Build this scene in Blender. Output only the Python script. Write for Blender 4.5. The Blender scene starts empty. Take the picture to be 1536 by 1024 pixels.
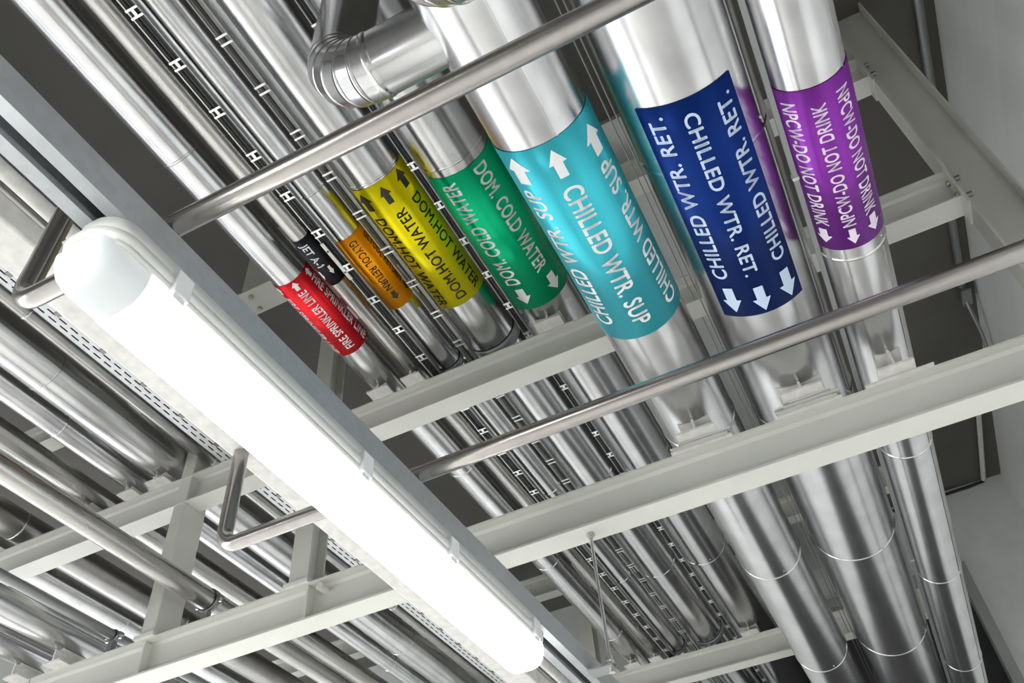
import bpy, bmesh, math, random
from mathutils import Vector, Matrix
random.seed(7)
C = bpy.context.scene.collection
EYE = 1.6            # camera height; all lengths below are metres relative to the camera, z is shifted up by EYE
PI = math.pi

# ------------------------------------------------------------------ materials
def nt(m):
    m.use_nodes = True
    return m.node_tree.nodes, m.node_tree.links

def mat(name, col, rough=.5, metal=0., noise=None, bump=0., bscale=30., rvar=0., coat=0., aniso=0.):
    m = bpy.data.materials.new(name); n, l = nt(m)
    b = n['Principled BSDF']
    b.inputs['Base Color'].default_value = (*col, 1); b.inputs['Roughness'].default_value = rough
    b.inputs['Metallic'].default_value = metal; b.inputs['Coat Weight'].default_value = coat
    tc = n.new('ShaderNodeTexCoord')
    if noise:
        scale, amt, stretch = noise
        mp = n.new('ShaderNodeMapping'); mp.inputs['Scale'].default_value = stretch
        l.new(tc.outputs['Object'], mp.inputs['Vector'])
        t = n.new('ShaderNodeTexNoise'); t.inputs['Scale'].default_value = scale; t.inputs['Detail'].default_value = 6
        l.new(mp.outputs['Vector'], t.inputs['Vector'])
        r = n.new('ShaderNodeMapRange'); r.inputs['From Min'].default_value = .3; r.inputs['From Max'].default_value = .7
        r.inputs['To Min'].default_value = 1 - amt; r.inputs['To Max'].default_value = 1 + amt * .4
        l.new(t.outputs['Fac'], r.inputs['Value'])
        mx = n.new('ShaderNodeVectorMath'); mx.operation = 'SCALE'; mx.inputs[0].default_value = col
        l.new(r.outputs['Result'], mx.inputs['Scale']); l.new(mx.outputs['Vector'], b.inputs['Base Color'])
        if rvar:
            r2 = n.new('ShaderNodeMapRange'); r2.inputs['From Min'].default_value = .3; r2.inputs['From Max'].default_value = .7
            r2.inputs['To Min'].default_value = max(.03, rough - rvar); r2.inputs['To Max'].default_value = rough + rvar
            l.new(t.outputs['Fac'], r2.inputs['Value']); l.new(r2.outputs['Result'], b.inputs['Roughness'])
    if bump:
        t2 = n.new('ShaderNodeTexNoise'); t2.inputs['Scale'].default_value = bscale; t2.inputs['Detail'].default_value = 3
        l.new(tc.outputs['Object'], t2.inputs['Vector'])
        bp = n.new('ShaderNodeBump'); bp.inputs['Strength'].default_value = bump; bp.inputs['Distance'].default_value = .01
        l.new(t2.outputs['Fac'], bp.inputs['Height']); l.new(bp.outputs['Normal'], b.inputs['Normal'])
    return m

def alu(name, col, rough, spots=True):
    """rolled aluminium jacket: streaks along the pipe, faint pits and grime"""
    m = bpy.data.materials.new(name); n, l = nt(m); b = n['Principled BSDF']
    b.inputs['Metallic'].default_value = 1
    tc = n.new('ShaderNodeTexCoord')
    mp = n.new('ShaderNodeMapping'); mp.inputs['Scale'].default_value = (.8, 26, 26); l.new(tc.outputs['Object'], mp.inputs['Vector'])
    t = n.new('ShaderNodeTexNoise'); t.inputs['Scale'].default_value = 1.6; t.inputs['Detail'].default_value = 5; l.new(mp.outputs[0], t.inputs['Vector'])
    t2 = n.new('ShaderNodeTexNoise'); t2.inputs['Scale'].default_value = 9; t2.inputs['Detail'].default_value = 4; l.new(tc.outputs['Object'], t2.inputs['Vector'])
    mr = n.new('ShaderNodeMapRange'); mr.inputs['From Min'].default_value = .3; mr.inputs['From Max'].default_value = .7
    mr.inputs['To Min'].default_value = rough * .92; mr.inputs['To Max'].default_value = rough * 1.08
    l.new(t.outputs['Fac'], mr.inputs['Value']); l.new(mr.outputs[0], b.inputs['Roughness'])
    m2 = n.new('ShaderNodeMapRange'); m2.inputs['From Min'].default_value = .3; m2.inputs['From Max'].default_value = .7
    m2.inputs['To Min'].default_value = .86; m2.inputs['To Max'].default_value = 1.05; l.new(t2.outputs['Fac'], m2.inputs['Value'])
    sc = n.new('ShaderNodeVectorMath'); sc.operation = 'SCALE'; sc.inputs[0].default_value = col; l.new(m2.outputs[0], sc.inputs['Scale'])
    src = sc.outputs[0]
    if spots:
        v = n.new('ShaderNodeTexVoronoi'); v.inputs['Scale'].default_value = 34; l.new(tc.outputs['Object'], v.inputs['Vector'])
        lt = n.new('ShaderNodeMath'); lt.operation = 'LESS_THAN'; lt.inputs[1].default_value = .075; l.new(v.outputs['Distance'], lt.inputs[0])
        n3 = n.new('ShaderNodeTexNoise'); n3.inputs['Scale'].default_value = 2.3; l.new(tc.outputs['Object'], n3.inputs['Vector'])
        g = n.new('ShaderNodeMath'); g.operation = 'GREATER_THAN'; g.inputs[1].default_value = .54; l.new(n3.outputs['Fac'], g.inputs[0])
        mm = n.new('ShaderNodeMath'); mm.operation = 'MULTIPLY'; l.new(lt.outputs[0], mm.inputs[0]); l.new(g.outputs[0], mm.inputs[1])
        m4 = n.new('ShaderNodeMath'); m4.operation = 'MULTIPLY'; m4.inputs[1].default_value = .35; l.new(mm.outputs[0], m4.inputs[0])
        mix = n.new('ShaderNodeMixRGB'); mix.inputs['Color2'].default_value = (.22, .2, .19, 1)
        l.new(m4.outputs[0], mix.inputs['Fac']); l.new(src, mix.inputs['Color1']); src = mix.outputs[0]
    l.new(src, b.inputs['Base Color'])
    bp = n.new('ShaderNodeBump'); bp.inputs['Strength'].default_value = .035; bp.inputs['Distance'].default_value = .01
    t5 = n.new('ShaderNodeTexNoise'); t5.inputs['Scale'].default_value = 5; t5.inputs['Detail'].default_value = 1; l.new(tc.outputs['Object'], t5.inputs['Vector'])
    l.new(t5.outputs['Fac'], bp.inputs['Height']); l.new(bp.outputs[0], b.inputs['Normal'])
    return m

def galv(name, col, scale=55):
    m = bpy.data.materials.new(name); n, l = nt(m); b = n['Principled BSDF']
    b.inputs['Metallic'].default_value = .45; b.inputs['Roughness'].default_value = .48
    tc = n.new('ShaderNodeTexCoord'); v = n.new('ShaderNodeTexVoronoi'); v.inputs['Scale'].default_value = scale
    t = n.new('ShaderNodeTexNoise'); t.inputs['Scale'].default_value = 14; t.inputs['Detail'].default_value = 8
    l.new(tc.outputs['Object'], v.inputs['Vector']); l.new(tc.outputs['Object'], t.inputs['Vector'])
    ad = n.new('ShaderNodeMath'); ad.operation = 'ADD'
    sep = n.new('ShaderNodeSeparateColor'); l.new(v.outputs['Color'], sep.inputs[0]); l.new(sep.outputs[0], ad.inputs[0]); l.new(t.outputs['Fac'], ad.inputs[1])
    mr = n.new('ShaderNodeMapRange'); mr.inputs['From Min'].default_value = .2; mr.inputs['From Max'].default_value = 1.6
    mr.inputs['To Min'].default_value = .93; mr.inputs['To Max'].default_value = 1.05; l.new(ad.outputs[0], mr.inputs['Value'])
    sc = n.new('ShaderNodeVectorMath'); sc.operation = 'SCALE'; sc.inputs[0].default_value = col; l.new(mr.outputs[0], sc.inputs['Scale'])
    l.new(sc.outputs[0], b.inputs['Base Color'])
    return m

def emis(name, col, strength, rough=.4):
    m = bpy.data.materials.new(name); n, l = nt(m); b = n['Principled BSDF']
    b.inputs['Base Color'].default_value = (*col, 1); b.inputs['Roughness'].default_value = rough
    b.inputs['Emission Color'].default_value = (1, .99, .97, 1); b.inputs['Emission Strength'].default_value = strength
    return m

M = dict(
    alu=alu('aluminium_jacket', (.68, .68, .69), .24),
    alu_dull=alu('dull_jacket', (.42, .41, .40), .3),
    steel=mat('steel_tube', (.52, .51, .49), .28, 1, noise=(3, .3, (.6, 8, 8)), rvar=.06),
    conduit=mat('conduit_tube', (.44, .42, .405), .27, 1, noise=(40, .07, (1, 1, 1))),
    bead=mat('jacket_bead', (.66, .66, .66), .22, 1),
    paint=mat('cream_paint', (.65, .65, .60), .42, noise=(2.5, .07, (1, 1, 1)), bump=.03, bscale=14),
    shoe=mat('shoe_paint', (.72, .71, .68), .5, noise=(30, .16, (1, 1, 1))),
    galv=galv('galvanized', (.36, .375, .39)),
    clip=mat('clip_steel', (.8, .8, .8), .28, 1),
    bolt=mat('bolt_zinc', (.55, .54, .52), .35, 1),
    cable=mat('black_cable', (.012, .012, .013), .38),
    rail=mat('tray_rail', (.55, .57, .56), .4, .6),
    clampm=mat('clamp_steel', (.30, .31, .31), .4, .8),
    rubber=mat('rubber', (.02, .02, .02), .6),
    rust=mat('rust', (.07, .035, .025), .8, noise=(40, .5, (1, 1, 1))),
    house=mat('fixture_plastic', (.70, .71, .68), .42),
    latch=mat('latch_plastic', (.72, .74, .75), .3),
    diff=emis('diffuser_lit', (.86, .88, .88), 24),
    diffend=emis('diffuser_end', (.62, .66, .68), .06, .25),
    ceil=mat('ceiling_concrete', (.115, .11, .10), .85, noise=(1.6, .12, (1, 1, 1)), bump=.1, bscale=8),
    wall=mat('wall_paint', (.84, .85, .84), .7, noise=(2, .06, (.2, 3, 3)), bump=.04, bscale=5),
    floor=mat('floor_epoxy', (.62, .62, .60), .4, noise=(.7, .12, (1, 1, 1))),
    wall2=mat('wall_grey', (.22, .22, .21), .8, noise=(2, .06, (.2, 3, 3))),
    dark=mat('opening_shade', (.03, .03, .03), .7),
    red=mat('label_red', (.84, .02, .03), .30, .55),
    black=mat('label_black', (.022, .022, .028), .30, .55),
    orange=mat('label_orange', (1.0, .36, .003), .30, .55),
    yellow=mat('label_yellow', (.92, .78, .004), .30, .55),
    green=mat('label_green', (.001, .54, .24), .30, .55),
    teal=mat('label_teal', (.055, .53, .64), .30, .55),
    blue=mat('label_blue', (.002, .024, .17), .30, .55),
    purple=mat('label_purple', (.24, .035, .36), .30, .55),
    white=mat('print_white', (.82, .84, .84), .4),
    ink=mat('print_black', (.03, .028, .01), .4),
    palewhite=mat('print_pale', (.55, .66, .84), .4),
    lilac=mat('print_lilac', (.80, .70, .84), .4),
)

def emission_profile(m, S, floor, cen, half):
    n, l = nt(m); b = n['Principled BSDF']; tc = n.new('ShaderNodeTexCoord'); sp = n.new('ShaderNodeSeparateXYZ'); l.new(tc.outputs['Object'], sp.inputs[0])
    a = n.new('ShaderNodeMath'); a.operation = 'ABSOLUTE'; l.new(sp.outputs[1], a.inputs[0])
    mr = n.new('ShaderNodeMapRange'); mr.interpolation_type = 'SMOOTHSTEP'
    mr.inputs['From Min'].default_value = half * .62; mr.inputs['From Max'].default_value = half; mr.inputs['To Min'].default_value = S; mr.inputs['To Max'].default_value = floor
    l.new(a.outputs[0], mr.inputs['Value']); l.new(mr.outputs[0], b.inputs['Emission Strength'])
emission_profile(M['diff'], 34, .45, 0, .054)

def perf_mat():
    m = bpy.data.materials.new('perforated_sheet'); n, l = nt(m); b = n['Principled BSDF']
    b.inputs['Base Color'].default_value = (.74, .76, .77, 1); b.inputs['Metallic'].default_value = .35; b.inputs['Roughness'].default_value = .4
    out = n['Material Output']; tc = n.new('ShaderNodeTexCoord'); s = n.new('ShaderNodeSeparateXYZ'); l.new(tc.outputs['Object'], s.inputs[0])
    def mth(op, a, bb=None):
        k = n.new('ShaderNodeMath'); k.operation = op
        for i, x in enumerate((a, bb)):
            if x is None: continue
            if isinstance(x, (int, float)): k.inputs[i].default_value = x
            else: l.new(x, k.inputs[i])
        return k.outputs[0]
    yy = mth('DIVIDE', mth('ADD', s.outputs[1], 5.0), .0255)
    row = mth('FLOOR', yy); fy = mth('FRACT', yy)
    xx = mth('DIVIDE', mth('ADD', mth('ADD', s.outputs[0], 9.), mth('MULTIPLY', row, .027)), .056)
    fx = mth('FRACT', xx)
    hole = mth('MULTIPLY', mth('LESS_THAN', fx, .66), mth('LESS_THAN', fy, .30))
    hole = mth('MULTIPLY', hole, mth('GREATER_THAN', s.outputs[1], .02)); hole = mth('MULTIPLY', hole, mth('LESS_THAN', s.outputs[1], .10))
    tr = n.new('ShaderNodeBsdfTransparent'); mx = n.new('ShaderNodeMixShader')
    l.new(hole, mx.inputs[0]); l.new(b.outputs[0], mx.inputs[1]); l.new(tr.outputs[0], mx.inputs[2]); l.new(mx.outputs[0], out.inputs[0])
    return m
M['perf'] = perf_mat()
for k in ('red', 'black', 'orange', 'yellow', 'green', 'teal', 'blue', 'purple'): M[k].node_tree.nodes['Principled BSDF'].inputs['Specular IOR Level'].default_value = .2

# ------------------------------------------------------------------ mesh helpers
class MB:
    def __init__(s): s.bm = bmesh.new()
    def box(s, x0, x1, y0, y1, z0, z1, rot=None, bevel=0):
        vs = [s.bm.verts.new(Vector(p)) for p in ((x0,y0,z0),(x1,y0,z0),(x1,y1,z0),(x0,y1,z0),(x0,y0,z1),(x1,y0,z1),(x1,y1,z1),(x0,y1,z1))]
        fs = [s.bm.faces.new([vs[i] for i in f]) for f in ((3,2,1,0),(4,5,6,7),(0,1,5,4),(1,2,6,5),(2,3,7,6),(3,0,4,7))]
        if rot: bmesh.ops.transform(s.bm, matrix=rot, verts=vs)
        if bevel:
            es = list({e for f in fs for e in f.edges})
            bmesh.ops.bevel(s.bm, geom=es, offset=bevel, segments=2, affect='EDGES', profile=.5)
        return s
    def sweep(s, pts, r, n=24, caps=True, flat=False):
        """tube along pts (list of Vector); r a number or list"""
        pts = [Vector(p) for p in pts]; N = len(pts); rr = r if isinstance(r, (list, tuple)) else [r] * N
        t0 = (pts[1] - pts[0]).normalized()
        up = Vector((0, 0, 1)) if abs(t0.z) < .9 else Vector((1, 0, 0))
        nrm = (up - t0 * up.dot(t0)).normalized(); rings = []
        for i, p in enumerate(pts):
            if i == 0: t = t0
            elif i == N - 1: t = (pts[i] - pts[i-1]).normalized()
            else: t = ((pts[i] - pts[i-1]).normalized() + (pts[i+1] - pts[i]).normalized()).normalized()
            nrm = (nrm - t * nrm.dot(t)).normalized(); b = t.cross(nrm)
            k = 1.
            if 0 < i < N - 1 and flat:
                k = 1 / max(.5, t.dot((pts[i] - pts[i-1]).normalized()))
            rings.append([s.bm.verts.new(p + (nrm * math.cos(a) + b * math.sin(a)) * rr[i] * (1 if not flat else 1)) for a in [2 * PI * j / n for j in range(n)]])
        for a, b2 in zip(rings, rings[1:]):
            for j in range(n):
                f = s.bm.faces.new((a[j], a[(j+1) % n], b2[(j+1) % n], b2[j])); f.smooth = True
        if caps:
            for R_ in (rings[0][::-1], rings[-1]): s.bm.faces.new([s.bm.verts.new(v.co) for v in R_])
        return s
    def tubex(s, x0, x1, y, z, r, n=48, seg=1): return s.sweep([(x0 + (x1 - x0) * i / seg, y, z) for i in range(seg + 1)], r, n)
    def profile(s, pts, x0, x1, axis='x'):
        """closed profile in the plane across axis, extruded along it"""
        f = (lambda a, b, t: (t, a, b)) if axis == 'x' else ((lambda a, b, t: (a, t, b)) if axis == 'y' else (lambda a, b, t: (a, b, t)))
        A = [s.bm.verts.new(f(a, b, x0)) for a, b in pts]; B = [s.bm.verts.new(f(a, b, x1)) for a, b in pts]; n = len(pts)
        s.bm.faces.new(A); s.bm.faces.new(B[::-1])
        for i in range(n): s.bm.faces.new((A[i], B[i], B[(i+1) % n], A[(i+1) % n]))
        return s
    def hexa(s, c, r, h, axis='z', n=6):
        d = {'x': Vector((1,0,0)), 'y': Vector((0,1,0)), 'z': Vector((0,0,1))}[axis]; c = Vector(c)
        return s.sweep([c - d * h / 2, c + d * h / 2], r, n)
    def build(s, name, m, parent=None, smooth=None, origin=None):
        bmesh.ops.recalc_face_normals(s.bm, faces=s.bm.faces)
        me = bpy.data.meshes.new(name); s.bm.to_mesh(me); s.bm.free()
        for v in me.vertices: v.co.z += EYE
        xs = [v.co for v in me.vertices]
        lo = Vector([min(v[i] for v in xs) for i in range(3)]); hi = Vector([max(v[i] for v in xs) for i in range(3)])
        o0 = Vector(((lo.x + hi.x) / 2, (lo.y + hi.y) / 2, lo.z)) if origin is None else Vector(origin)
        for v in me.vertices: v.co -= o0
        me.materials.append(m)
        o = bpy.data.objects.new(name, me); C.objects.link(o)
        if parent is not None:
            o.parent = parent; o.location = o0 - wloc(parent)
        else: o.location = o0
        return o

def wloc(o):
    v = Vector(o.location)
    while o.parent: o = o.parent; v += Vector(o.location)
    return v

def tag(o, label=None, cat=None, group=None, kind=None):
    if label: o['label'] = label
    if cat: o['category'] = cat
    if group: o['group'] = group
    if kind: o['kind'] = kind
    return o

def empty(name, loc):
    o = bpy.data.objects.new(name, None); C.objects.link(o); o.location = (loc[0], loc[1], loc[2] + EYE); o.empty_display_size = .05
    return o

def copy_tree(o, parent=None, delta=Vector((0, 0, 0))):
    c = o.copy(); C.objects.link(c); c.parent = parent; c.location = Vector(o.location) + delta
    for ch in list(o.children): copy_tree(ch, c)
    return c

def I_pts(c, z0, z1, w, t=.008, tw=.006):
    """I-beam outline as (across, height) points"""
    h = w / 2; f = .010
    return [(c-h,z0),(c+h,z0),(c+h,z0+t),(c+tw/2+f,z0+t),(c+tw/2,z0+t+f),(c+tw/2,z1-t-f),(c+tw/2+f,z1-t),(c+h,z1-t),(c+h,z1),
            (c-h,z1),(c-h,z1-t),(c-tw/2-f,z1-t),(c-tw/2,z1-t-f),(c-tw/2,z0+t+f),(c-tw/2-f,z0+t),(c-h,z0+t)]

# ------------------------------------------------------------------ the room
XE, YR, ZC = 6.56, -1.27, 3.78
def struct(name, mb, m): return tag(mb.build(name, m), kind='structure')
struct('floor', MB().box(-4.2, XE + .2, YR - .2, 14, -1.7, -1.6), M['floor'])
struct('wall_back_unseen', MB().box(-4.2, -4, YR, 7, -1.6, ZC), M['wall2'])  # unseen dark wall, added to cut light on the beam webs
struct('wall_left_unseen', MB().box(-4, XE, 7, 7.2, .9, ZC), M['wall'])  # unseen wall, added and left open below to shape the side light
struct('ceiling', MB().box(-4.2, XE + .2, YR - .2, 7.2, ZC, ZC + .15), M['ceil'])
struct('wall_right', MB().box(-5, XE + .2, YR - .15, YR, -1.6, ZC), M['wall'])
mb = MB(); mb.box(XE, XE + .15, YR, -.73, -1.6, ZC); mb.box(XE, XE + .15, -.66, 7, 3.12, ZC); mb.box(XE, XE + .15, .9, 7, -1.6, 3.12)
mb.box(XE, XE + .15, -.73, -.66, 3.12, ZC)
struct('wall_end', mb, M['wall'])
mb = MB(); mb.box(XE - .06, XE + .1, -.73, -.66, -1.6, 3.16); mb.box(XE - .06, XE + .1, .9, .97, -1.6, 3.16); mb.box(XE - .06, XE + .1, -.66, .9, 3.09, 3.16)
struct('trim_1', mb, M['rail'])
struct('doorway_shade_1', MB().box(XE + .10, XE + .16, -.66, .9, -1.6, 3.12), M['dark'])  # near-black panel: the doorway's shade put into its colour

# ------------------------------------------------------------------ steel frames
def stiff(parent, y, xn, z0, z1, w=.048):
    return MB().box(xn + .004, xn + w - .004, y - .004, y + .004, z0 + .009, z1 - .009).build('stiffener', M['paint'], parent)
FA = 2.2475; W = .094
H1 = (1.55, 1.70); H2 = (2.339, 2.492); H3 = (3.21, 3.37)
GB = 'cream steel cross beams of the pipe rack'
def beam(xn, z0, z1, y0, y1, label):
    o = MB().profile(I_pts(xn + W / 2, z0, z1, W), y0, y1, 'y').build('steel_beam', M['paint'])
    return tag(o, label, 'beam', GB)
b1 = beam(FA, *H1, -1.25, 4.6, 'large cream I-beam running across the whole lower half, lowest and nearest of the beams')
for y in (2.60, 1.83): stiff(b1, y, FA, *H1)
MB().hexa((FA + .02, 1.77, 1.665), .014, .05, 'x', 16).build('bolt', M['shoe'], b1)
MB().box(FA - .0008, FA + .001, 3.20, 3.204, H1[0] + .004, H1[1] - .002).build('weld_seam', M['clampm'], b1)
b2 = beam(FA, *H2, -.786, 4.6, 'cream I-beam behind the coloured labels carrying the smaller pipes, directly under the yellow and green pipes')
for y in (2.585, 1.83): stiff(b2, y, FA, *H2)
MB().box(FA - .012, FA + W + .004, -.794, -.786, H2[0] - .05, H2[1]).build('end_plate', M['paint'], b2)
for dx, dz in ((.018, .03), (.018, .10), (.075, .03), (.075, .10)):
    MB().hexa((FA + dx, -.782, H2[0] + dz), .011, .012, 'y').build('bolt', M['bolt'], b2)
b3 = beam(FA, *H3, -.786, 1.95, 'highest cream I-beam close under the ceiling, glimpsed between the coloured labels')
beam(FA, *H3, 2.66, 4.6, 'high cream I-beam close under the ceiling at the left, glimpsed beside the perforated tray')
MB().box(FA - .012, FA + W + .004, -.794, -.786, H3[0] - .05, H3[1]).build('end_plate', M['paint'], b3)
pl = MB().box(1.925, 2.07, 1.95, 2.25, 3.205, 3.214).build('ceiling_bracket', M['paint'])
tag(pl, 'cream steel bracket with two bolts between the grey strut and the red-labelled pipe', 'bracket')
MB().box(1.995, 2.003, 1.95, 2.25, 3.214, ZC).build('web_plate', M['paint'], pl)
for xx, yy in ((1.96, 2.14), (2.04, 2.15)): MB().hexa((xx, yy, 3.198), .012, .016).build('bolt', M['bolt'], pl)
b4 = beam(5.30, *H3, -.5, 4.6, 'cream I-beam close under the ceiling far back, seen in short pieces between the lower pipes')
b5 = beam(5.30, *H2, -.5, 4.6, 'cream I-beam at the bottom edge of the picture, farthest upper-level beam')
GC = 'cream steel columns of the pipe rack'
o = MB().box(2.25, 2.38, 2.565, 2.635, 1.716, 3.6, bevel=.006).build('steel_column', M['paint'])
tag(o, 'cream square steel column left of the lit lamp, standing on the large front beam with a rusty patch', 'column', GC)
MB().box(2.235, 2.39, 2.55, 2.65, 1.70, 1.716).build('base_plate', M['shoe'], o)
def rusty():
    mb = MB()
    for k in range(14):
        a = k / 13; mb.box(2.30 + .05 * a - .01, 2.32 + .05 * a, 2.5605, 2.5645, 2.60 + .09 * (1 - a) - .012 * random.random(), 2.64 + .07 * (1 - a) + .015 * random.random())
    return mb
rusty().build('rust_patch', M['rust'], o)
def hcol(x0, y0, z0, z1, label, wy=.085, wx=.10):
    c = y0 + wy / 2; t = .008; h = wy / 2
    pts = [(x0,c-h),(x0,c+h),(x0+t,c+h),(x0+t,c+.003),(x0+wx-t,c+.003),(x0+wx-t,c+h),(x0+wx,c+h),(x0+wx,c-h),(x0+wx-t,c-h),(x0+wx-t,c-.003),(x0+t,c-.003),(x0+t,c-h)]
    o = MB().profile(pts, z0 + .014, z1, 'z').build('steel_column', M['paint'])
    MB().box(x0 - .015, x0 + wx + .01, y0 - .012, y0 + wy + .012, z0, z0 + .016).build('base_plate', M['shoe'], o)
    return tag(o, label, 'column', GC)
hcol(2.25, 1.835, 1.70, ZC, 'cream H-section column standing on the front beam, partly hidden behind the lamp')
hcol(5.30, 2.54, 1.6, ZC, 'cream H-section column just below the far end of the lit lamp, at the bottom edge')
hcol(5.30, 1.79, 1.6, ZC, 'slim cream column right of the grey strut, beside the lower end of the sprinkler pipe')
c = -.8 - .075; t = .009
pts = [(2.25,-.795),(2.35,-.795),(2.35,-.803),(2.304,-.803),(2.304,-.947),(2.35,-.947),(2.35,-.955),(2.25,-.955),(2.25,-.947),(2.296,-.947),(2.296,-.803),(2.25,-.803)]
o = MB().profile(pts, 1.70, ZC, 'z').build('steel_column', M['paint'])
tag(o, 'grey-cream I-section column at the right, crossing the upper right corner against the white wall', 'column', GC)
for zz in (2.36, 2.46, 3.25, 3.33): MB().hexa((2.275, -.812, zz), .010, .03, 'y').build('bolt', M['clampm'], o)

# ------------------------------------------------------------------ pipes
def circ(v1, v2, z0):
    """circle (y, z, r) touched by the sight lines y/z = v1, v2 and resting at height z0"""
    a1, a2 = math.atan(v1), math.atan(v2); am = (a1 + a2) / 2; h = abs(a1 - a2) / 2
    d = z0 / (math.cos(am) - math.sin(h))
    return d * math.sin(am), d * math.cos(am), d * math.sin(h)

def ring(cy, cz, r, x, w=.012, e=.0022, ph0=-180, ph1=180, n=64, prof=None):
    """a closed band round a pipe; angle 0 is straight down, positive towards +y"""
    mb = MB(); full = ph1 - ph0 >= 359.9; N = n if full else max(4, int(n * (ph1 - ph0) / 360)); rows = []
    P = prof or [(-w/2, -.001), (-w/4, e), (0, e * 1.15), (w/4, e), (w/2, -.001)]
    for i in range(N if full else N + 1):
        a = math.radians(ph0 + (ph1 - ph0) * i / N)
        rows.append([mb.bm.verts.new((x + dx, cy + (r + dr) * math.sin(a), cz - (r + dr) * math.cos(a))) for dx, dr in P])
    K = len(rows)
    for i in range(K if full else K - 1):
        A, B = rows[i], rows[(i + 1) % K]
        for j in range(len(P) - 1):
            f = mb.bm.faces.new((A[j], A[j+1], B[j+1], B[j])); f.smooth = True
    return mb

def wrap(cy, cz, r, x0, x1, ph0, ph1):
    mb = MB(); N = max(6, int((ph1 - ph0) / 3)); full = ph1 - ph0 >= 359.9
    P = [(x0, -.0015), (x0, .0), (x1, .0), (x1, -.0015)]
    rows = []
    for i in range(N if full else N + 1):
        a = math.radians(ph0 + (ph1 - ph0) * i / N)
        rows.append([mb.bm.verts.new((px, cy + (r + dr) * math.sin(a), cz - (r + dr) * math.cos(a))) for px, dr in P])
    K = len(rows)
    for i in range(K if full else K - 1):
        for j in range(3):
            f = mb.bm.faces.new((rows[i][j], rows[i][j+1], rows[(i+1) % K][j+1], rows[(i+1) % K][j])); f.smooth = (j == 1)
    return mb

BOLD = 0.0
THICK = .021
_tc = {}   # glyph outlines already made
def text_verts(s, bold):
    """unit-box text mesh: x 0..1 along, y 0..1 cap height"""
    if s in _tc: return _tc[s]
    cu = bpy.data.curves.new('t', 'FONT'); cu.body = s; cu.size = 1; cu.offset = bold * BOLD; cu.resolution_u = 4; cu.space_character = 1.06
    ob = bpy.data.objects.new('t', cu); C.objects.link(ob); bpy.context.view_layer.update()
    me = bpy.data.meshes.new_from_object(ob.evaluated_get(bpy.context.evaluated_depsgraph_get()))
    bpy.data.objects.remove(ob); bpy.data.curves.remove(cu)
    xs = [v.co.x for v in me.vertices]; ys = [v.co.y for v in me.vertices]
    if s != 'H' and 'H' not in _tc: text_verts('H', bold)
    cap = _tc['cap'] if s != 'H' else max(ys)
    if s == 'H': _tc['cap'] = cap
    V = [((v.co.x - min(xs)) / (max(xs) - min(xs)), v.co.y / cap) for v in me.vertices]
    F = [list(p.vertices) for p in me.polygons]; bpy.data.meshes.remove(me)
    if s.endswith('1'):      # this typeface draws 1 as a bare stem; give it its flag
        e = max(xs) - .10; k = len(V); V += [((a - min(xs)) / (max(xs) - min(xs)), b / cap) for a, b in ((e + .03, .68), (e + .03, .57), (e - .09, .49), (e - .09, .58))]
        F.append([k, k + 1, k + 2, k + 3])
    # heavier strokes: the outline repeated four times, a hair apart
    V0, F0, n0 = V, F, len(V); V, F = [], []; wx = THICK / (max(xs) - min(xs)); wy = THICK / cap
    for i, (dx, dy) in enumerate(((-wx, 0), (wx, 0), (0, -wy), (0, wy))):
        V += [(a + dx, b + dy) for a, b in V0]; F += [[q + i * n0 for q in f] for f in F0]
    _tc[s] = (V, F); return _tc[s]

def lettering(s, P, x0, x1, ph, dph, flip, bold=.018):
    cy, cz, r = P; V, F = text_verts(s, bold); mb = MB(); bm = mb.bm
    vs = [bm.verts.new((x, y, 0)) for x, y in V]
    for f in F:
        try: bm.faces.new([vs[i] for i in f])
        except ValueError: pass
    for k in range(0, 9):
        bmesh.ops.bisect_plane(bm, geom=bm.verts[:] + bm.edges[:] + bm.faces[:], plane_co=(0, k / 8, 0), plane_no=(0, 1, 0))
    for v in bm.verts:
        a, b = v.co.x, v.co.y
        # letters stand with their tops towards -y; a flipped row is turned half round
        if not flip: x = x0 + (x1 - x0) * a; q = ph + dph / 2 - dph * b
        else: x = x1 - (x1 - x0) * a; q = ph - dph / 2 + dph * b
        q = math.radians(q); v.co = (x, cy + r * math.sin(q), cz - r * math.cos(q))
    return mb

def arrow(P, xt, xb, ph, dph):
    """block arrow, tip at xt, tail end at xb"""
    cy, cz, r = P; d = xt - xb; mb = MB(); xh = xt - d * .50; bm = mb.bm; h = dph / 2; s = h * .52
    def strip(xa, wa, xc, wc, K=6):
        A = []; B = []
        for i in range(K + 1):
            f = -1 + 2 * i / K
            for L, x, w in ((A, xa, wa), (B, xc, wc)):
                q = math.radians(ph + f * w); L.append(bm.verts.new((x, cy + r * math.sin(q), cz - r * math.cos(q))))
        for i in range(K): bm.faces.new((A[i], A[i+1], B[i+1], B[i]))
    strip(xb, s, xh, s)
    for k in range(4):
        f0, f1 = k / 4, (k + 1) / 4
        strip(xh + (xt - xh) * f0, h * (1 - f0) + .02, xh + (xt - xh) * f1, h * (1 - f1) + .02)
    return mb

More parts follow.
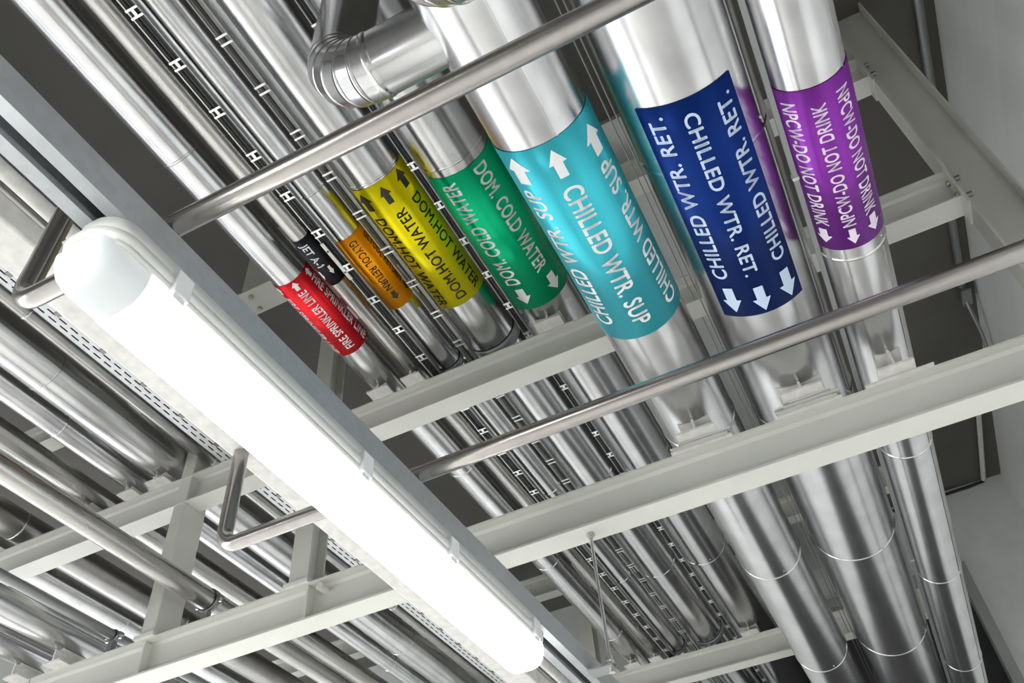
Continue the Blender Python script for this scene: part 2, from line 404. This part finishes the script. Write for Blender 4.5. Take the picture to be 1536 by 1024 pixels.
def pipe(P, label, cat, joints=(), m='alu', x0=-1.3, x1=6.5, seam=None, group=None, name='insulated_pipe', screws=()):
    cy, cz, r = P
    o = MB().tubex(x0, x1, cy, cz, r, 72, 8).build(name, M[m]); tag(o, label, cat, group)
    for x in joints:
        ring(cy, cz, r, x).build('joint_band', M['bead'], o)
        if seam is not None:
            q = math.radians(seam + 3)
            MB().hexa((x - .03, cy + r * math.sin(q), cz - r * math.cos(q)), .004, .006).build('rivet', M['bolt'], o)
    if seam is not None:
        mb = MB(); xs = [x0] + list(joints) + [x1]
        for i in range(len(xs) - 1):
            a, b = xs[i] + .008, xs[i+1] - .008
            q0, q1 = math.radians(seam), math.radians(seam + math.degrees(.0035 / r))
            V = [mb.bm.verts.new((x, cy + (r + e) * math.sin(q), cz - (r + e) * math.cos(q))) for x, q, e in ((a, q0, 0), (b, q0, 0), (b, q0, .0018), (a, q0, .0018), (a, q1, .0018), (b, q1, .0018), (b, q1, 0), (a, q1, 0))]
            for f in ((0,1,2,3), (3,2,5,4), (4,5,6,7)): mb.bm.faces.new([V[k] for k in f])
        mb.build('lap_seam', M['bead'], o)
    return o

def marker(o, P, x0, x1, col, rows, arrows, text, ink, ph=(-106, 90), bold=.018, lab=None):
    cy, cz, r = P
    L = wrap(cy, cz, r + .0026, x0, x1, *ph).build('pipe_label', M[col], o)
    if lab: L['label'] = lab
    R = (cy, cz, r + .0034)
    for phc, dph, a, b, flip in rows:
        lettering(text, R, a, b, phc, dph, flip, bold).build('lettering', M[ink], L)
    for xt, xb, phc, dph in arrows: arrow(R, xt, xb, phc, dph).build('flow_arrow', M[ink], L)
    return L

G2 = 'insulated pipes on the upper level of the rack'; G1 = 'large insulated pipes on the lower level of the rack'; GL = 'insulated pipes at the left of the rack'
PF = circ(.625, .557, 2.53); PJ = circ(.553, .521, 2.53); PO = circ(.503, .452, 2.53); PY = circ(.434, .343, 2.53); PG = circ(.331, .229, 2.53)
PT = circ(.227, .0905, 1.78); PB = circ(.062, -.1135, 1.78); PP = circ(-.126, -.224, 1.78)

o = pipe(PF, 'silver insulated pipe with the red fire sprinkler line label, leftmost of the labelled pipes', 'pipe', (.96, 2.95, 3.95, 4.94), group=G2)
marker(o, PF, 1.565, 1.992, 'red', [(40, 25, 1.635, 1.97, False), (-18, 25, 1.625, 1.962, True), (-78, 26, 1.617, 1.98, False)],
       [(1.570, 1.612, 43, 24), (1.570, 1.612, -17, 24), (1.567, 1.608, -74, 24)], 'FIRE SPRINKLER LINE', 'white', bold=.012)
o = pipe(PJ, 'thin silver pipe with the black jet fuel label, squeezed beside the red-labelled pipe', 'pipe', (), m='steel', name='steel_pipe', group=G2)
marker(o, PJ, 1.42, 1.655, 'black', [(-3, 42, 1.443, 1.558, False)], [(1.611, 1.570, -36, 30), (1.622, 1.578, 38, 32)], 'JET A-1', 'white')
o = pipe(PO, 'silver insulated pipe with the orange glycol return label', 'pipe', (1.28, 2.30, 3.31, 4.31), group=G2)
marker(o, PO, 1.496, 1.876, 'orange', [(-19, 27, 1.517, 1.778, False), (50, 27, 1.535, 1.795, False), (-84, 27, 1.530, 1.79, False)],
       [(1.834, 1.792, -21, 32), (1.85, 1.808, 50, 32), (1.846, 1.804, -84, 32)], 'GLYCOL RETURN', 'ink', bold=.006)
o = pipe(PY, 'silver insulated pipe with the yellow domestic hot water label', 'pipe', (.34, 1.335, 2.35, 3.38, 4.37), group=G2)
marker(o, PY, 1.348, 1.982, 'yellow', [(28, 22, 1.487, 1.962, False), (-17, 20, 1.483, 1.952, True), (-59, 21, 1.480, 1.958, False)],
       [(1.366, 1.448, 29, 28), (1.366, 1.444, -14, 22), (1.354, 1.436, -57, 25)], 'DOM.HOT WATER', 'ink', bold=.008)
o = pipe(PG, 'silver insulated pipe with the green domestic cold water label', 'pipe', (.40, 1.41, 2.40, 3.39, 4.39), seam=-15, group=G2)
marker(o, PG, 1.445, 2.145, 'green', [(21, 25, 1.475, 2.000, True), (-38, 23, 1.467, 1.995, False), (80, 25, 1.475, 2.0, False)],
       [(2.112, 2.028, 18, 28), (2.118, 2.034, -43, 29)], 'DOM. COLD WATER', 'white', bold=.014)
o = pipe(PT, 'large silver insulated pipe with the teal chilled water supply label', 'pipe', (.35, 2.36, 3.36, 4.38), seam=-19, group=G1)
marker(o, PT, 1.045, 1.766, 'teal', [(-5, 22, 1.187, 1.714, False), (44, 23, 1.173, 1.698, True), (-57, 22, 1.193, 1.722, True)],
       [(1.063, 1.149, 43, 32), (1.068, 1.154, -5, 21), (1.078, 1.168, -56, 28)], 'CHILLED WTR. SUP', 'white', bold=.016)
o = pipe(PB, 'widest silver insulated pipe with the dark blue chilled water return label', 'pipe', (.31, 1.31, 2.46, 3.41, 4.41), seam=-60, group=G1)
marker(o, PB, 1.095, 1.857, 'blue', [(4, 11.5, 1.137, 1.698, False), (32, 13, 1.125, 1.692, True), (-24.5, 12, 1.135, 1.690, True)],
       [(1.836, 1.733, 31, 18), (1.846, 1.747, 3.5, 17), (1.842, 1.735, -24, 18)], 'CHILLED WTR. RET.', 'palewhite', ph=(-37, 46.5), bold=.008)
o = pipe(PP, 'silver insulated pipe with the purple do not drink label, rightmost pipe', 'pipe', (.79, 1.79, 2.81, 3.81, 4.81), seam=-48, group=G1)
marker(o, PP, 1.212, 1.745, 'purple', [(51, 24, 1.247, 1.655, False), (7, 20, 1.262, 1.662, True), (-34, 23, 1.252, 1.655, False)],
       [(1.718, 1.666, 53, 30), (1.728, 1.674, 5.5, 21), (1.720, 1.662, -34, 27)], 'NPCW-DO NOT DRINK', 'lilac', bold=.004)

PA = circ(1.098, .992, 2.53); PBk = circ(.99, .955, 2.56); PC = circ(1.162, 1.099, 2.53); PD = circ(1.262, 1.191, 2.53)
PE = circ(1.339, 1.262, 1.76); PFF = circ(1.468, 1.363, 2.53); PGG = circ(1.558, 1.47, 2.53); PG2 = circ(1.72, 1.60, 2.53)
PH = circ(1.597, 1.556, 1.77); PI_ = circ(1.735, 1.60, 1.76); PJ2 = circ(1.86, 1.745, 1.76)
pipe(PA, 'broad silver insulated pipe left of the lamp, between the perforated tray and a slimmer pipe', 'pipe', (.55, 1.52, 3.35, 4.35), group=GL)
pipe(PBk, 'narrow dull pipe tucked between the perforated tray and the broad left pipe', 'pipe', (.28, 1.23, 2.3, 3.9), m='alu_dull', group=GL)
pipe(PC, 'silver insulated pipe touching the lower left side of the broad left pipe', 'pipe', (.76, 1.77, 3.6, 4.5), seam=60, group=GL)
pipe(PD, 'slim steel pipe resting on the left beam, just above the long bare pipe', 'pipe', (), m='steel', name='steel_pipe', group=GL)
pe = pipe(PE, 'long bare steel pipe crossing in front of the square column, held by a clamp', 'pipe', (), m='steel', name='steel_pipe', group=GL)
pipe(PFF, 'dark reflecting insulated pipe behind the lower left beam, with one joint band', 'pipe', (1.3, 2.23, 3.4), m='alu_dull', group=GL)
pipe(PGG, 'streaky silver insulated pipe below the dark one at the lower left', 'pipe', (1.8, 3.2), group=GL)
pipe(PG2, 'silver insulated pipe above the bottom left corner, farthest left on the upper level', 'pipe', (1.8, 3.2), group=GL)
ph_ = pipe(PH, 'slim dark tube at the lower left held by a clamp over the front beam', 'pipe', (), m='clampm', name='steel_pipe', group=GL)
pipe(PI_, 'bright silver insulated pipe at the lower left, resting on the front beam', 'pipe', (1.1,), group=GL)
pipe(PJ2, 'silver insulated pipe in the bottom left corner of the picture', 'pipe', (1.4,), group=GL)
# small bare pipes above the lamp's strut, upper left
pipe(circ(.822, .794, 1.702), 'cream-coloured straight pipe between the strut and the steel pipes, top left', 'pipe', (), m='shoe', name='steel_pipe', group=GL)  # pale paint colour over the whole pipe
pipe(circ(.848, .824, 1.702), 'thin bare steel pipe next to the cream one, top left', 'pipe', (), m='steel', name='steel_pipe', group=GL)
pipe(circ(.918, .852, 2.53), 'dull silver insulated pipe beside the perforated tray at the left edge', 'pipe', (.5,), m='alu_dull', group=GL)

# branch elbows at the top
def bend(y, z_top, x, z, r, R, y_end):
    pts = [Vector((x, y, z_top)), Vector((x, y, z + R))]
    arc = [Vector((x, y - R + R * math.cos(a), z + R - R * math.sin(a))) for a in [PI / 2 * k / 5 for k in range(1, 5)]]
    return pts, arc
def elbow(P0, x, y, ztop, z, r, R, yend, label):
    o = empty('branch_elbow', (x, y, z - r)); tag(o, label, 'pipe elbow', 'branch elbows at the top')
    a0 = Vector((x, y, z + R)); a1 = Vector((x, y - R, z))
    MB().sweep([(x, y, ztop), a0], r, 56).build('riser', M['alu'], o)
    pts = [Vector((x, y - R + R * math.cos(a), z + R - R * math.sin(a))) for a in [PI / 2 * k / 6 for k in range(7)]]
    for k in range(6):
        d0 = (pts[k+1] - pts[k]).normalized()
        g = MB().sweep([pts[k] - d0 * .002, pts[k+1] + d0 * .002], r * 1.012, 56, caps=False).build('gore', M['alu'], o)
    for k in range(7):
        a = PI / 2 * k / 6; tan = Vector((0, -math.sin(a), -math.cos(a)))
        w = .006 if k not in (0, 6) else .011
        MB().sweep([pts[k] - tan * w, pts[k] - tan * w * .4, pts[k] + tan * w * .4, pts[k] + tan * w], [r * 1.0, r * 1.035, r * 1.035, r * 1.0], 56, caps=False).build('bead', M['bead'], o)
    MB().sweep([a1, (x, yend, z)], r, 56).build('branch', M['alu'], o)
    return o
elbow(PG, .743, .690, 2.56, 1.91, .078, .115, .35, 'shiny segmented elbow dropping from the green-labelled pipe into the teal-labelled one')
elbow(PT, .497, .30, 1.80, 1.56, .085, .11, -1.268, 'shiny segmented elbow cut off by the top edge, passing in front of the teal-labelled pipe')

# ------------------------------------------------------------------ pipe shoes, shims, clamps
GS = 'cream pipe shoes on the beams'
def shoe(P, z0, xn, label, w=.075, lx=.16, tilt=0, off=0):
    cy, cz, r = P; cy0 = cy + off; zt = cz - r - .002
    mb = MB(); x0 = xn - .055; x1 = x0 + lx
    mb.box(x0, x1, cy0 - w / 2, cy0 + w / 2, z0, z0 + .008)
    mb.box(x0 + .006, x1 - .006, cy0 - .004, cy0 + .004, z0 + .008, zt)
    o = mb.build('pipe_shoe', M['shoe']); tag(o, label, 'pipe shoe', GS)
    q = .8
    ring(cy, cz, r, x0 + lx / 2, prof=[(-lx*.36, .0005), (-lx*.36, .003), (lx*.36, .003), (lx*.36, .0005)], ph0=-24, ph1=24).build('cradle', M['shoe'], o)
    return o
for P, w, nm in ((PF, .10, 'red-labelled sprinkler'), (PJ, .09, 'thin jet fuel'), (PG, .11, 'green-labelled')):
    shoe(P, 2.492, FA, 'cream steel shoe under the %s pipe on the upper front beam' % nm, w)
for P, w, nm in ((PA, .11, 'broad left'), (PC, .09, 'slimmer left'), (PD, .06, 'slim bare')):
    shoe(P, 2.492, FA, 'cream steel shoe under the %s pipe, left of the square column' % nm, w)
for P, w, nm in ((PF, .10, 'sprinkler'), (PJ, .08, 'jet fuel'), (PG, .11, 'cold water')):
    shoe(P, 2.492, 5.30, 'cream steel shoe under the %s pipe on the far beam at the bottom edge' % nm, w)
for P, w, nm in ((PI_, .09, 'bright'), (PJ2, .08, 'corner')):
    shoe(P, 1.70, FA, 'cream steel shoe under the %s pipe at the lower left on the front beam' % nm, w)
for P, w, nm, sh in ((PT, .13, 'teal-labelled', 4), (PB, .13, 'blue-labelled', 6), (PP, .11, 'purple-labelled', 1)):
    z0 = 1.70
    st = empty('shim_stack', (FA + .04, P[0], z0)); tag(st, 'stack of thin grey shim plates under the %s pipe on the front beam' % nm, 'shims', 'shim stacks on the front beam')
    for k in range(sh):
        MB().box(FA - .012 - .004 * (k % 2), FA + .10, P[0] - .105 + .012 * (k % 3), P[0] + .10 - .01 * (k % 2) * k, z0 + .007 * k, z0 + .007 * k + .0055).build('shim', M['paint' if k % 2 else 'shoe'], st)
    shoe(P, z0 + .007 * sh, FA, 'cream steel shoe on shims under the %s pipe' % nm, w, .17)

def clamp(P, x, z0, label, wb=.03, half=95, foot=True, ears=True, m='clampm'):
    cy, cz, r = P; o = empty('pipe_clamp', (x, cy, z0)); tag(o, label, 'pipe clamp', 'ring clamps holding pipes')
    pr = [(-wb/2, .0005), (-wb/2, .005), (wb/2, .005), (wb/2, .0005)]
    ring(cy, cz, r, x, prof=[(-wb/2-.003, .0006), (-wb/2-.003, .0025), (wb/2+.003, .0025), (wb/2+.003, .0006)]).build('rubber_liner', M['rubber'], o)
    ring(cy, cz, r + .002, x, prof=pr).build('band', M[m], o)
    if ears:
        for s in (-1, 1):
            e = MB().box(x - wb/2, x + wb/2, cy + s * (r + .013) - .010, cy + s * (r + .013) + .010, cz - .006, cz + .006).build('ear', M[m], o)
            MB().hexa((x, cy + s * (r + .015), cz - .012), .006, .014).build('bolt', M['clip'], e)
    if foot: MB().box(x - .012, x + .012, cy - .012, cy + .012, z0, cz - r).build('foot', M[m], o)
    return o
clamp(PO, 2.285, 2.492, 'dark ring clamp round the orange-labelled pipe on the upper front beam')
clamp(PY, 2.285, 2.492, 'grey ring clamp round the yellow-labelled pipe on the upper front beam', .05, m='galv')
clamp(PO, 5.34, 2.492, 'ring clamp round the orange-labelled pipe at the bottom edge')
clamp(PY, 5.34, 2.492, 'ring clamp round the yellow-labelled pipe at the bottom edge', .05, m='galv')
clamp(PE, 2.29, 1.70, 'small ring clamp with bolt ears on the long bare pipe left of the H-section column', .022)
clamp(PH, 2.285, 1.70, 'small clamp over the slim dark tube at the lower left', .022)

# ------------------------------------------------------------------ cable ladders between the pipes
GT = 'narrow cable ladders between the pipes'
def ladder(v0, v1, zb, label, ncab, xr=(-.6, 6.3), pitch=.18, off=.507, rung='clip', hh=True, cr=.009, railside=None):
    y1, y0 = v0 * zb, v1 * zb; w = y1 - y0
    o = empty('cable_ladder', ((xr[0] + xr[1]) / 2, (y0 + y1) / 2, zb)); tag(o, label, 'cable ladder', GT)
    for s, yy in ((0, y0), (1, y1)):
        MB().box(xr[0], xr[1], yy - .002, yy + .002, zb, zb + .020).build('side_rail', M['rail' if (s and railside) else 'clampm'], o)
    for k in range(ncab):
        yy = y0 + w * (k + .5) / ncab
        pts = [(xr[0] + (xr[1] - xr[0]) * i / 24, yy + (random.random() - .5) * .004, zb + cr + .002 + random.random() * .002) for i in range(25)]
        MB().sweep(pts, cr, 10).build('cable', M['cable'], o)
    proto = None; x = off - pitch * int((off - xr[0]) / pitch)
    while x < xr[1]:
        if proto is None:
            mb = MB(); mb.box(x - .016, x - .009, y0 - .002, y1 + .002, zb - .006, zb + .002); mb.box(x + .009, x + .016, y0 - .002, y1 + .002, zb - .006, zb + .002)
            if hh: mb.box(x - .010, x + .010, (y0 + y1) / 2 - .005, (y0 + y1) / 2 + .005, zb - .004, zb + .002)
            proto = mb.build('rung', M[rung], o); px = x
        else:
            c = proto.copy(); C.objects.link(c); c.parent = o; c.location = Vector(proto.location) + Vector((x - px, 0, 0))
        x += pitch
    return o
first_ladder = ladder(.5195, .5045, 2.499, 'cable ladder with fat black cables between the jet fuel and orange-labelled pipes', 3, cr=.0075, railside=True)
ladder(.4505, .436, 2.499, 'open cable ladder with thin black wires between the orange and yellow-labelled pipes', 1, off=.69, cr=.004, hh=False)
ladder(.3425, .3325, 2.499, 'dark cable ladder between the yellow and green-labelled pipes', 3, off=.79, cr=.0045)
o = MB().box(-.6, 2.2, 1.0905, 1.1145, 2.5205, 2.5295).build('cable_duct', M['shoe']); tag(o, 'flat light grey cable duct between the orange and yellow-labelled pipes', 'cable duct')
o = MB().box(1.45, 1.64, 1.2885, 1.3020, 2.4925, 2.4965).build('joint_plate', M['shoe'], first_ladder); o['label'] = 'small white joint plate with two screws'
for xx in (1.49, 1.60): MB().hexa((xx, 1.296, 2.492), .004, .003).build('screw', M['cable'], o)
o = MB().box(-.8, 6.3, -.217, -.205, 1.702, 1.716).build('cable_duct', M['clampm']); tag(o, 'flat grey cable duct in the gap between the blue and purple-labelled pipes', 'cable duct')
for x in (1.38, 2.38, 3.38): MB().box(x - .005, x + .005, -.219, -.203, 1.7, 1.718).build('coupler', M['rail'], o)
for k, (y, lab) in enumerate(((.152, 'thin steel wire running along the gap left of the blue-labelled pipe'), (.176, 'thin steel wire beside the teal-labelled pipe, nearer to it than its neighbour'))):
    o = MB().sweep([(-.5, y, 2.35 if k else 2.30), (6.4, y, 2.35 if k else 2.30)], .0025, 8).build('steel_wire', M['clampm']); tag(o, lab, 'wire', 'wires in the gap between the teal and blue pipes')
# upper plywood-like plate resting on the highest beam
o = MB().box(2.02, 6.4, .12, .34, 3.372, 3.40).build('cover_strip', M['rail']); tag(o, 'long flat grey strip lying on the highest beams, seen between the teal and blue labels', 'cover strip')

# perforated tray at left
o = empty('perforated_tray', (2.8, 2.3, 2.495)); tag(o, 'white perforated cable tray with slotted bottom running along the left side of the lamp', 'cable tray')
MB().box(-.8, 6.3, 2.18, 2.40, 2.4955, 2.4975).build('slotted_bottom', M['perf'], o, origin=(-.8, 2.30, 2.4955 + EYE))
for y in (2.18, 2.40): MB().box(-.8, 6.3, y - .0015, y + .0015, 2.4955, 2.55).build('side_wall', M['rail'], o)
for k, y in enumerate((2.30, 2.3225, 2.345, 2.3675, 2.39)): MB().sweep([(-.7, y, 2.512), (6.2, y, 2.512)], .0115, 10).build('cable', M['cable'], o)  # unseen cables, added so the slots look black from below
proto = None
for k in range(30):
    x = .35 + .2235 * k
    if x > 6.2: break
    if proto is None: proto = MB().box(x - .012, x + .012, 2.315, 2.345, 2.488, 2.494).build('cable_tab', M['clampm'], o); px = x
    else:
        c = proto.copy(); C.objects.link(c); c.parent = o; c.location = Vector(proto.location) + Vector((x - px, 0, 0))

# ------------------------------------------------------------------ strut, hanger tubes, lamp
def strut():
    zt, zb, yr, yl = 1.166, 1.10, .7975, .869; t = .003; f = .024
    o = [(yr, zb), (yr + f, zb), (yr + f, zb + .012), (yr + f - t, zb + .012), (yr + f - t, zb + t), (yr + t, zb + t), (yr + t, zt - t), (yl - t, zt - t), (yl - t, zb + t),
         (yl - f + t, zb + t), (yl - f + t, zb + .012), (yl - f, zb + .012), (yl - f, zb), (yl, zb), (yl, zt), (yr, zt)]
    return MB().profile(o, -1.2, 4.2)
o = strut().build('strut_channel', M['galv']); tag(o, 'mottled grey galvanized strut channel running diagonally above the lit lamp', 'strut')
TR = .0195; ZT = 1.166 + TR
def utube(x, yl, yr, ztop, label):
    R = .045; pts = [Vector((x, yr, ZT)), Vector((x, yl - R, ZT))]
    for k in range(1, 7):
        a = PI / 2 * k / 6; pts.append(Vector((x, yl - R + R * math.sin(a), ZT + R - R * math.cos(a))))
    pts.append(Vector((x, yl, ztop)))
    o = MB().sweep(pts, TR, 32).build('hanger_tube', M['conduit']); return tag(o, label, 'tube', 'bent steel tubes carrying the lamp')
utube(.542, 1.155, -1.268, 1.475, 'bare steel tube crossing above the coloured labels, bent up beside the lamp cap')
utube(1.328, 1.352, -1.268, 1.475, 'bare steel tube crossing below the coloured labels, bent up left of the lamp')
o = MB().box(.40, 4.0, 1.285, 1.385, 1.478, 1.54, bevel=.006).build('long_rail', M['shoe']); tag(o, 'bright white rail running just left of the lamp, over the bent tubes', 'rail')
for x, y, nm in ((.542, .985, 'first'), ):
    cl = empty('tube_clamp', (x, y, ZT)); tag(cl, 'small saddle clamp with two bolts on the tube at the left end of the lamp', 'pipe clamp')
    rot = Matrix.Translation(Vector((x, y, ZT))) @ Matrix.Rotation(PI / 2, 4, 'Z') @ Matrix.Translation(-Vector((x, y, ZT)))
    MB().box(x - .055, x + .055, y - .018, y + .018, ZT + TR, ZT + TR + .004).build('base_plate', M['shoe'], cl)
    mb = MB(); rows = []
    for k in range(25):
        a = -PI / 2 + PI * k / 24
        rows.append([mb.bm.verts.new((x + (TR + e) * math.sin(a), y + s, ZT - (TR + e) * math.cos(a))) for s, e in ((-.012, .0), (-.012, .003), (.012, .003), (.012, .0))])
    for A, B in zip(rows, rows[1:]):
        for j in range(3): mb.bm.faces.new((A[j], A[j+1], B[j+1], B[j])).smooth = True
    mb.build('saddle', M['clip'], cl)
    for s in (-1, 1): MB().hexa((x + s * .042, y, ZT + TR - .004), .007, .008).build('bolt', M['clampm'], cl)

def lamp(cx0, cx1, cy, label, name='tube_lamp', detail=True):
    zr = 1.045; o = empty(name, ((cx0 + cx1) / 2, cy, 1.10)); tag(o, label, 'lamp', 'fluorescent tube lamps')
    def rr(x0, x1, hw, z0, z1, R, mb, n=10, slope=0):
        """rounded-rectangle slab"""
        rings = []
        for z, e in ((z0, slope), (z1, 0)):
            pts = []
            for qx, qy, a0 in ((x1 - R, cy + hw - R, 0), (x0 + R, cy + hw - R, PI / 2), (x0 + R, cy - hw + R, PI), (x1 - R, cy - hw + R, 3 * PI / 2)):
                for k in range(n + 1):
                    a = a0 + PI / 2 * k / n; pts.append((qx + (R - e) * math.cos(a), qy + (R - e) * math.sin(a), z))
            rings.append([mb.bm.verts.new(p) for p in pts])
        K = len(rings[0])
        for j in range(K): mb.bm.faces.new((rings[0][j], rings[0][(j+1) % K], rings[1][(j+1) % K], rings[1][j])).smooth = True
        mb.bm.faces.new(rings[0]); mb.bm.faces.new(rings[1][::-1])
        return mb
    mb = MB(); rr(cx0 + .012, cx1 - .012, .052, zr + .008, 1.10, .045, mb); mb.build('housing', M['house'], o)
    mb = MB(); rr(cx0, cx1, .065, zr - .004, zr + .014, .055, mb, slope=.004); rr(cx0 + .004, cx1 - .004, .061, zr - .012, zr - .004, .052, mb, slope=.003); mb.build('rim', M['house'], o)
    # diffuser: rounded trough lofted along x
    def section(x, hw, dep):
        P = []
        for k in range(21):
            a = PI * k / 20; c_, s_ = math.cos(a), math.sin(a)
            P.append((x, cy + hw * math.copysign(abs(c_) ** .62, c_), zr - .008 - dep * abs(s_) ** .72))
        return P
    def loft(xs, m, nm, cap=(False, False)):
        mb = MB(); S = [[mb.bm.verts.new(p) for p in section(*q)] for q in xs]
        for A, B in zip(S, S[1:]):
            for j in range(20): mb.bm.faces.new((A[j], A[j+1], B[j+1], B[j])).smooth = True
        if cap[0]: mb.bm.faces.new(S[0])
        if cap[1]: mb.bm.faces.new(S[-1])
        return mb.build(nm, m, o)
    hw, dp = .054, .066; a, b = cx0 + .10, cx1 - .085
    loft([(a + (b - a) * i / 6, hw, dp) for i in range(7)], M['diff'], 'diffuser')
    ends = [(0, 1, 1), (.035, .998, .995), (.062, .98, .97), (.082, .93, .86), (.093, .86, .6), (.097, .80, .3), (.098, .7, .05)]
    loft([(a - dx * .95, hw * f, dp * g) for dx, f, g in ends], M['diffend'], 'end_cap', (False, True))
    loft([(b + dx * .78, hw * f, dp * g) for dx, f, g in ends], M['diff'], 'end_cap', (False, True))
    if detail:
        for x in (cx0 + .15, cx0 + .67, cx0 + 1.02, cx1 - .09):
            for s in (-1, 1):
                mb = MB(); yy = cy + s * .062
                mb.box(x - .017, x + .017, min(yy - s * .006, yy + s * .009), max(yy - s * .006, yy + s * .009), zr - .022, zr + .028, bevel=.003)
                mb.box(x - .012, x + .012, min(yy - s * .012, yy + s * .004), max(yy - s * .012, yy + s * .004), zr - .030, zr - .016, bevel=.002)
                mb.build('latch', M['latch'], o)
    return o
lamp(.425, 1.965, .845, 'long lit tube lamp with a white diffuser, hanging diagonally in the lower left half')
lamp(-1.35, .10, .845, 'lit tube lamp in line with the visible one, just beyond the upper left corner')
lamp(.2, 1.74, 3.2, 'lit tube lamp hanging beyond the left edge, under the left pipes')
lamp(-1.6, -.06, 3.2, 'lit tube lamp of the second row, behind and left of the viewer')
lamp(2.0, 3.54, 3.2, 'unseen lit tube lamp added to the second row below the far left pipes')  # unseen lamp, added for more light off the floor
lamp(3.8, 5.34, 3.2, 'unseen lit tube lamp added to the second row nearest the far wall')  # likewise unseen and added to strengthen the floor bounce
for k in range(4): lamp(-1.6 + 1.8 * k, -.06 + 1.8 * k, 5.4, ('nearest lit tube lamp', 'second lit tube lamp', 'third lit tube lamp', 'farthest lit tube lamp')[k] + ' of an unseen row added at the left for bounce light', detail=False)  # unseen extra row, added to brighten floor bounce and pipe reflections

# threaded rod with nuts holding the strut
o = MB().sweep([(2.297 + .0, .7335, 1.085), (2.297, .7335, 1.66)], .0055, 12).build('threaded_rod', M['bolt']); tag(o, 'thin vertical steel rod hanging from the front beam down to the strut', 'rod')
for z, r, h in ((1.545, .014, .010), (1.538, .010, .01), (1.125, .012, .012), (1.108, .016, .008), (1.09, .011, .014)):
    MB().hexa((2.297, .7335, z), r, h).build('nut', M['bolt'], o)
MB().box(2.27, 2.325, .72, .80, 1.094, 1.099).build('bracket', M['clampm'], o)

# ------------------------------------------------------------------ right side: wall conduit, junction, cable loop
o = MB().sweep([(-1, -1.19, 3.745), (4.35, -1.19, 3.745)], .022, 16).build('wall_conduit', M['clampm']); tag(o, 'dark conduit running along the ceiling beside the white wall, upper right', 'conduit')
o = MB().sweep([(4.35, -1.19, 3.745), (4.42, -1.19, 3.70), (4.6, -1.215, 3.62), (5.0, -1.235, 3.45)], .012, 12).build('flexible_hose', M['clampm']); tag(o, 'flexible hose below the dark conduit fitting, right of the purple-labelled pipe', 'hose')
o = MB().box(4.30, 4.44, -1.225, -1.165, 3.70, 3.76, bevel=.006).build('conduit_fitting', M['clampm']); tag(o, 'small dark fitting at the end of the ceiling conduit', 'fitting')
arc = [(6.52, -.3, 3.74), (6.52, -.9, 3.745), (6.50, -1.15, 3.72)]
o = MB().sweep([(6.535, .0, 3.72), (6.535, -.5, 3.73), (6.53, -1.0, 3.735), (6.52, -1.13, 3.74)], .012, 10).build('ceiling_cable', M['cable']); tag(o, 'dark cable along the corner of ceiling and far wall at the lower right', 'cable')
pts = []
for k in range(13):
    a = PI / 2 * k / 12; pts.append((6.5 - 1.1 * math.sin(a), -1.13 - .05 * math.sin(a) , 3.745))
o = MB().sweep(pts, .018, 12).build('white_conduit', M['shoe']); tag(o, 'pale curved conduit on the ceiling at the lower right, meeting the dark cable', 'conduit')

# ------------------------------------------------------------------ light and camera
w = bpy.data.worlds.new('World'); bpy.context.scene.world = w; w.use_nodes = True
w.node_tree.nodes['Background'].inputs[0].default_value = (.92, .95, 1, 1); w.node_tree.nodes['Background'].inputs[1].default_value = 1.7

RW = ((0.44272977, -0.8940916, -0.06775362), (0.62470623, 0.36177652, -0.69199702), (0.64322039, 0.26404158, 0.71871384))
cam = bpy.data.cameras.new('camera'); co = bpy.data.objects.new('camera', cam); C.objects.link(co)
X, Y, Z = Vector(RW[0]), -Vector(RW[1]), -Vector(RW[2])
m = Matrix((X, Y, Z)).transposed().to_4x4(); m.translation = Vector((0, 0, EYE)); co.matrix_world = m
cam.sensor_width = 36; cam.lens = 1279.09 / 1536 * 36; cam.clip_start = .01
bpy.context.scene.camera = co
vs = bpy.context.scene.view_settings
vs.view_transform = 'Standard'; vs.look = 'None'; vs.gamma = 1; vs.exposure = 1.5; vs.use_curve_mapping = False
bpy.context.scene.cycles.max_bounces = 8
